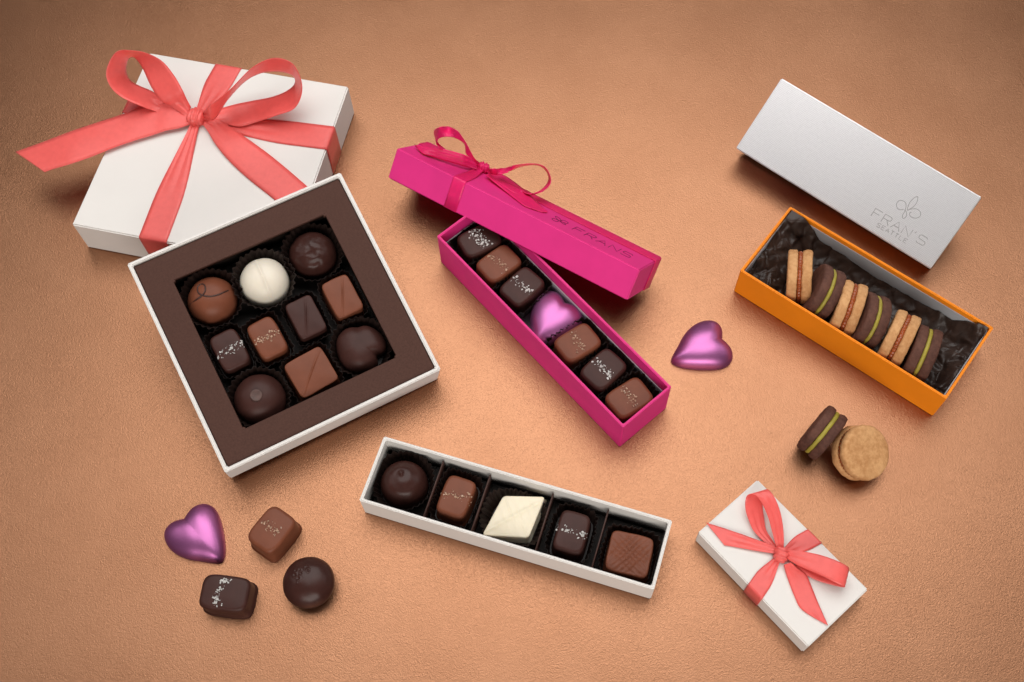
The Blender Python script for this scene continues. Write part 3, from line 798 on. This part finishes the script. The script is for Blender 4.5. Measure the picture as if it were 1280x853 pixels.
cup_for(MW_, F, 1.42, 1.4, 5, 1.15, 'crosshatched milk chocolate in the long white box', 65, flare=1.1, flutes=34)

# =================================================================== ORANGE BOX, COOKIES, SILVER LID
OL, OW, OH = 14.83, 6.08, 2.82
MO = frame(22.53, .36, 0, 0, 0, -.7052)
ob = thing('cookie_box', MO, 'open orange box holding six sandwich cookies in dark tissue', 'cookie box')
wn(mesh_obj('box_base', tray_mesh(OL, OW, OH, .16, .15, .05), M_ORANGE, ob))
wn(mesh_obj('box_liner', sleeve(OL - .36, OW - .36, .17, OH - .42, .05), M_GREY, ob))
def tissue_mesh():
    bm = bmesh.new(); nx, ny = 230, 96; l, w = OL - .55, OW - .55; g = []
    for i in range(nx + 1):
        row = []
        for j in range(ny + 1):
            u = (i / nx - .5) * 2; v = (j / ny - .5) * 2; x, y = u * l / 2, v * w / 2
            e = max(abs(v) ** 5 * .9, 0)
            z = .30 + .6 * e
            z += 2.0 * max(0, (-u - .66) / .34) ** 1.1 * (.55 + .45 * v) + .35 * max(0, (-u - .7) / .3)
            z += 1.75 * max(0, (u - .70) / .30) ** 1.3 * (.62 + .38 * v)
            z += .9 * max(0, v - .6) / .4 * (.3 + .5 * abs(u))
            p = V((x * .62, y * .62, 1.7)); q = V((x * 1.4 + 5, y * 1.4, 4))
            d, _ = noise.voronoi(p * 1.0); d2, _ = noise.voronoi(q)
            amp = .35 + .65 * max(abs(u) ** 3, 0)
            z += amp * (.75 * (d[1] - d[0]) + .35 * (d2[1] - d2[0]) + .25 * abs(noise.noise(q * 1.5)))
            p2 = V((x * 1.9, y * 1.9, z * 1.2))
            x += .22 * noise.noise(p2 + V((9, 0, 0))) * (1 - abs(u) ** 8); y += .22 * noise.noise(p2 + V((0, 9, 0))) * (1 - abs(v) ** 8)
            z = z if z < OH - .25 else OH - .25 + .35 * (1 - math.exp(-(z - OH + .25) / .35))
            row.append(bm.verts.new((x, y, z)))
        g.append(row)
    for i in range(nx):
        for j in range(ny): bm.faces.new((g[i][j], g[i + 1][j], g[i + 1][j + 1], g[i][j + 1]))
    return bm
o = mesh_obj('tissue_paper', tissue_mesh(), M_TISSUE, None, MO)
tag(o, 'crumpled glossy dark brown tissue lining the orange box', 'tissue paper')

def cookie_parts(t, r, th, fill, mat, fmat, seed, scallop=True):
    """axis along local z; two biscuits with a filling between them"""
    def disc(z0, z1, sd):
        n = 120; out = []
        for i in range(n):
            a = 2 * math.pi * i / n
            out.append((r * (1 + .012 * noise.noise(V((math.cos(a) * 2, math.sin(a) * 2, sd)))) * math.cos(a), r * (1 + .012 * noise.noise(V((math.cos(a) * 2 + 3, math.sin(a) * 2, sd)))) * math.sin(a)))
        h = z1 - z0
        pr = [(.0, z0), (.5, z0), (.9, z0), (.965, z0 + .03), (.99, z0 + .1), (1, z0 + h * .5), (.985, z1 - .12), (.955, z1 - .03), (.9, z1), (.7, z1 + .005), (.5, z1 + .01), (.25, z1 + .01), (0, z1 + .01)]
        bm = bmesh.new(); R = []
        for s, z in pr:
            if s == 0: R.append([bm.verts.new((0, 0, z))]); continue
            ring = []
            for x, y in out:
                k = .045 * noise.noise(V((x * 4, y * 4, z * 4 + sd))) * (1 if s > .9 else 1)
                ring.append(bm.verts.new((x * s * (1 + k / r), y * s * (1 + k / r), z + .035 * noise.noise(V((x * s * 3, y * s * 3, sd + z))))))
            R.append(ring)
        for a, b in zip(R, R[1:]):
            m = max(len(a), len(b))
            for i in range(m):
                j = (i + 1) % m
                if len(a) == 1: bm.faces.new((a[0], b[j], b[i]))
                elif len(b) == 1: bm.faces.new((a[i], a[j], b[0]))
                else: bm.faces.new((a[i], a[j], b[j], b[i]))
        return bm
    mesh_obj('biscuit', disc(fill / 2, fill / 2 + th, seed), mat, t)
    mesh_obj('biscuit', disc(-fill / 2 - th, -fill / 2, seed + 5), mat, t)
    n = 168; out = []
    for i in range(n):
        a = 2 * math.pi * i / n
        rr = r * (.93 if fmat is M_CARAMEL else .95) + (.03 * (1 if (i // 2) % 2 else -1) if fmat is M_CARAMEL else .03 * noise.noise(V((math.cos(a) * 3, math.sin(a) * 3, seed))))
        out.append((rr * math.cos(a), rr * math.sin(a)))
    mesh_obj('filling', lump(out, [(.96, -fill / 2 - .02), (1, -fill / 4), (1.004, 0), (1, fill / 4), (.96, fill / 2), (0, fill / 2 + .02)]), fmat, t)
def cookie_frame(c, axis):
    q = V((0, 0, 1)).rotation_difference(axis.normalized())
    return Matrix.Translation(c) @ q.to_matrix().to_4x4()
ck = lambda x, y: (940 + x / 4.063, 280 + y / 4.063)
G_CK = 'round sandwich cookies'
specs = [((243, 233), (250, 105), (238, 360), 'tan', -.16, 'tan caramel cookie at the left end of the orange box'),
         ((387, 325), (430, 215), (358, 440), 'dark', .26, 'cocoa cookie with green filling, leftmost dark one in the orange box'),
         ((495, 408), (540, 290), (468, 540), 'tan', .02, 'tan caramel cookie, third from the left in the orange box'),
         ((625, 462), (655, 355), (612, 595), 'dark', .22, 'cocoa cookie with green filling, fourth from the left in the orange box'),
         ((762, 550), (818, 438), (712, 668), 'tan', -.02, 'tan caramel cookie, fifth from the left in the orange box'),
         ((872, 640), (908, 525), (836, 745), 'dark', .0, 'cocoa cookie with green filling at the right end of the orange box')]
for k, (c, a, b, kind, lean, lab) in enumerate(specs):
    r = 1.78
    zc = .42 + r; ze = zc + r * .55
    p = at(*ck(*c), ze)
    pa, pb = at(*ck(*a), ze), at(*ck(*b), ze)
    d = (pa - pb); d.z = 0; d.normalize()
    ax = V((-d.y, d.x, 0))                       # faces the left end
    if ax.x > 0: ax = -ax
    ax = (ax * math.cos(lean) + V((0, 0, 1)) * math.sin(lean))
    upv = (V((0, 0, 1)) - ax * ax.z).normalized()
    cen = V((p.x, p.y, ze)) - upv * r * .55
    lc = MO.inverted() @ cen; dl = MO.inverted().to_3x3() @ d
    lim = OW / 2 - .22 - r * abs(dl.y) - .5 * abs(dl.x)
    lc.y = max(-lim, min(lim, lc.y)); cen = MO @ lc
    t = thing('sandwich_cookie', cookie_frame(cen, ax), lab, 'cookie', G_CK)
    cookie_parts(t, r, .63, .28 if kind == 'tan' else .24, M_TAN if kind == 'tan' else M_COCOA, M_CARAMEL if kind == 'tan' else M_PISTACHIO, 3.3 * k)
# loose pair
cl_ = lambda x, y: (820 + x / 3.555, 380 + y / 3.555)
p = at(*cl_(740, 568), 1.75)
d = at(*cl_(812, 475), 1.9) - at(*cl_(675, 655), 1.9); d.z = 0; d.normalize()
ax = V((-d.y, d.x, 0)); ax = (ax * math.cos(.12) + V((0, 0, 1)) * math.sin(.12))
t = thing('sandwich_cookie', cookie_frame(V((p.x, p.y, 1.62)), ax), 'cocoa cookie with green filling standing on edge on the table', 'cookie', G_CK)
cookie_parts(t, 1.65, .58, .26, M_COCOA, M_PISTACHIO, 31.0)
fc = at(*cl_(935, 668), 1.75)
ax = V((.34, -.30, .80)).normalized()
th = .56; cen = fc - ax * (th + .12)
low = cen.z - 1.68 * math.sqrt(1 - ax.z ** 2) - (th + .12) * ax.z
cen = V((cen.x, cen.y, cen.z - low))
t = thing('sandwich_cookie', cookie_frame(cen, ax), 'tan cookie showing its round face, leaning on the loose cocoa cookie', 'cookie', G_CK)
cookie_parts(t, 1.68, .56, .24, M_TAN, M_CARAMEL, 42.0)

VL, VW, VH = 15.24, 5.5, 2.0
MV = frame(24.05, 10.45, 1.63, .58, .02, -.72)
sl = thing('box_lid', MV, 'silver linen-textured box lid with embossed name and emblem', 'box lid')
q = tray_mesh(VL, VW, VH, .14, .16, .06)
bmesh.ops.rotate(q, verts=q.verts[:], cent=(0, 0, VH / 2), matrix=Matrix.Rotation(math.pi, 3, 'X'))
wn(mesh_obj('lid_shell', q, M_SILVER, sl))
c8 = lambda x, y: (1060 + x / 7.757, 220 + y / 7.757)
def vl(x, y): return at_in(MV, *c8(x, y), VH)
f0, f1, ft = vl(222, 388), vl(715, 672), vl(262, 305)
an = math.atan2(f1.y - f0.y, f1.x - f0.x); L = (f1 - f0).length
hh = (ft - f0).length * .92
def oriented(lines, o_, a):
    c, s = math.cos(a), math.sin(a); return [[(o_.x + x * c - y * s, o_.y + x * s + y * c) for x, y in l] for l in lines]
lw = .05
lines = oriented(word("FRAN'S", 0, 0, L * .145, hh, L * .052), f0, an)
mesh_obj('lettering', stroke_mesh(lines, lw, VH + .004, .01), M_EMBOSS_SHADE, sl, smooth=False)
s0, s1, s2 = vl(275, 490), vl(560, 655), vl(295, 455)
L2 = (s1 - s0).length
lines = oriented(word('SEATTLE', 0, 0, L2 * .095, (s2 - s0).length, L2 * .055), s0, math.atan2(s1.y - s0.y, s1.x - s0.x))
mesh_obj('lettering', stroke_mesh(lines, lw * .85, VH + .004, .01), M_EMBOSS_SHADE, sl, smooth=False)
emb = []
for L_ in ([(575, 335), (580, 305), (600, 258), (640, 215), (675, 203), (670, 250), (640, 295), (600, 322), (578, 338)],
           [(548, 345), (562, 305), (558, 262), (525, 240), (490, 245), (470, 275), (478, 312), (505, 330), (540, 325)],
           [(585, 330), (620, 322), (665, 322), (700, 350), (700, 390), (665, 410), (625, 405), (600, 385), (598, 360), (615, 352)],
           [(562, 335), (535, 370), (528, 405), (545, 412), (568, 385), (565, 345)]):
    emb.append(smooth2([(vl(*p).x, vl(*p).y) for p in L_], 5))
mesh_obj('emblem', stroke_mesh(emb, lw * .9, VH + .004, .01), M_EMBOSS_SHADE, sl, smooth=False)

# =================================================================== SMALL GIFT BOX
KL, KW, KH = 8.8, 5.0, 1.6
MK = frame(15.07, -15.86, 0, 0, 0, -.9088)
kg = thing('gift_box', MK, 'small rectangular white gift box tied with a coral bow', 'gift box', 'white gift boxes tied with coral ribbon')
wn(mesh_obj('box_body', box_mesh(KL, KW, KH, .07, 4), M_WHITE, kg))
c3 = lambda x, y: (860 + x / 3.554, 580 + y / 3.554)
kk = at_in(MK, *c3(412, 405), KH + .25)
SW = 1.12
pu = at_in(MK, *c3(563, 322), KH); pd = at_in(MK, *c3(288, 578), KH)
A, B = band_y(pd.x, -1, KW, KH, SW, (kk.x, kk.y - .1)); flat_band('ribbon_band', A, B, M_CORAL, kg, SW)
A, B = band_y(pu.x, 1, KW, KH, SW, (kk.x, kk.y + .1)); flat_band('ribbon_band', A, B, M_CORAL, kg, SW)
ribbon('bow_loop', [(395, 378, .3, 425, 372, .35), (376, 310, .7, 424, 300, .75), (355, 235, 1.1, 412, 222, 1.15), (322, 165, 1.35, 390, 160, 1.4), (290, 135, 1.35, 365, 122, 1.4), (264, 140, 1.15, 348, 113, 1.2), (255, 165, .85, 335, 128, .85),
    (256, 205, .6, 332, 190, .55), (270, 250, .4, 338, 240, .3), (298, 305, .25, 350, 300, .15), (380, 380, .2, 400, 375, .15)], SW, M_CORAL, kg, MK, c3, KH)
ribbon('bow_loop', [(440, 385, .3, 438, 420, .3), (500, 388, .6, 490, 452, .55), (580, 403, .95, 575, 488, .85), (650, 426, 1.15, 640, 520, 1.0), (695, 447, 1.15, 680, 540, .95), (714, 462, .95, 697, 546, .75), (708, 478, .6, 688, 548, .5),
    (670, 478, .35, 640, 538, .28), (600, 470, .2, 560, 512, .18), (480, 425, .2, 478, 462, .15)], SW, M_CORAL, kg, MK, c3, KH)
ribbon('ribbon_tail', [(395, 372, .3, 388, 400, .25), (350, 352, .25, 340, 393, .15), (300, 335, .2, 285, 384, .1), (240, 313, .15, 225, 373, .08), (160, 286, .1, 185, 366, .07), (80, 261, .12, 162, 362, .08)], SW, M_CORAL, kg, MK, c3, KH)
ribbon('ribbon_tail', [(458, 438, .3, 425, 448, .25), (490, 465, .22, 436, 490, .15), (525, 492, .15, 450, 530, .1), (545, 535, .1, 470, 582, .08), (580, 622, .09, 500, 642, .07), (622, 718, .1, 560, 684, .07)], SW, M_CORAL, kg, MK, c3, KH)
k = mesh_obj('bow_knot', knot_mesh(.40, .46, .34, 3, 4.0, 1), M_CORAL, kg); k.location = V((kk.x, kk.y, KH + .27)) * S; k.rotation_euler = (0, 0, .6)

# =================================================================== LOOSE PIECES
h1 = lambda x, y: (190 + x / 4.74, 610 + y / 4.74)
heart_at(I4, h1, (272, 272), (200, 195), (395, 432), 0, 'loose purple foil heart at the bottom left of the table', 3.5, ze=.45)
heart_at(I4, cl_, (212, 192), (292, 150), (80, 240), 0, 'loose purple foil heart between the pink and orange boxes', 3.5, ze=.45)
def loose(c, u0, u1, ze, a, b, H, mat, lab, seed, salt, tx=0, ty=0):
    F = local_frame(I4, *h1(*c), ze, 0, dir_ang(I4, *h1(*u0), *h1(*u1), H))
    if tx or ty: F = F @ Euler((tx, ty, 0)).to_matrix().to_4x4()
    block(F, a, b, H, mat, lab, seed=seed, e=4.6, edge=.2, salt=salt)
loose((708, 248), (570, 305), (735, 100), 1.5, 1.36, 1.08, 1.7, M_MILK, 'loose milk caramel with smoked salt beside the foil heart', 71, dict(sm, ang=math.pi / 2 , length=1.3, off=(.1, .1)))
loose((430, 622), (320, 700), (545, 728), 1.5, 1.48, 1.08, 1.65, M_DARK2, 'loose dark caramel with white salt flakes on the table', 72, dict(sw, ang=math.pi / 2 - .12, length=1.7, off=(-.2, .0), count=70))
F = local_frame(I4, *h1(928, 560), .95, 0)
t = thing('chocolate', F, 'loose round dark chocolate ball with a dimpled top', 'chocolate', G_CH)
def dimp(x, y, q):
    v = .03 * noise.noise(V((x * 2, y * 2, 1)))
    for a, b_, s_ in ((-.62, .50, .10), (-.66, .25, .12), (-.42, .03, .11), (-.02, .62, .10), (.14, .45, .09), (-.27, .30, .08), (-.38, .55, .08), (-.42, -.2, .07)): v += .05 * math.exp(-((math.hypot(x - a, (y - b_) * .8) - s_) / .04) ** 2) * .6 - .03 * math.exp(-(((x - a) ** 2 + (y - b_) ** 2) / .005))
    return v
prof = [(.55, 0), (.7, .06), (.86, .25), (.95, .5), (.995, .8)] + [(math.cos(k / 56 * math.pi / 2) if k < 56 else 0, .9 + 1.05 * math.sin(k / 56 * math.pi / 2)) for k in range(1, 57)]
mesh_obj('shell', lump(superell(1.53, 1.53, 2, 160), prof, dimp, .01, 9), M_DARK, t)

# =================================================================== light
w = bpy.data.worlds.new('World'); scene.world = w; w.use_nodes = True
bg = w.node_tree.nodes['Background']; bg.inputs[0].default_value = (.96, .97, 1, 1); bg.inputs[1].default_value = .05
def area(name, loc, target, sx, sy, power, col=(1, 1, 1)):
    d = bpy.data.lights.new(name, 'AREA'); d.shape = 'RECTANGLE'; d.size = sx * S; d.size_y = sy * S; d.energy = power; d.color = col
    o = bpy.data.objects.new(name, d); COL.objects.link(o); o.location = V(loc) * S
    o.rotation_euler = (V(target) - V(loc)).to_track_quat('-Z', 'Y').to_euler(); return o
area('softbox_overhead', (6, 48, 120), (6, 18, 0), 142, 124, 18.0, (1, .985, .96))
area('softbox_left', (-110, 20, 90), (0, 0, 0), 60, 60, 1.6, (1, .99, .97))
area('softbox_right', (110, 30, 90), (0, 0, 0), 60, 60, 1.6, (1, .99, .97))
area('fill_front', (0, -120, 60), (0, 0, 0), 110, 60, 11.0, (1, .96, .90))

cam = bpy.data.cameras.new('camera'); co = bpy.data.objects.new('camera', cam); COL.objects.link(co)
cam.sensor_width = 36; cam.sensor_fit = 'HORIZONTAL'; cam.lens = CF / 1280 * 36
cam.clip_start = .01; cam.clip_end = 50
R3 = Matrix((RT, UP, -FW)).transposed()
co.matrix_world = Matrix.Translation(CAM * S) @ R3.to_4x4()
scene.camera = co
vs = scene.view_settings
vs.view_transform = 'Standard'; vs.look = 'None'; vs.exposure = 0; vs.gamma = 1
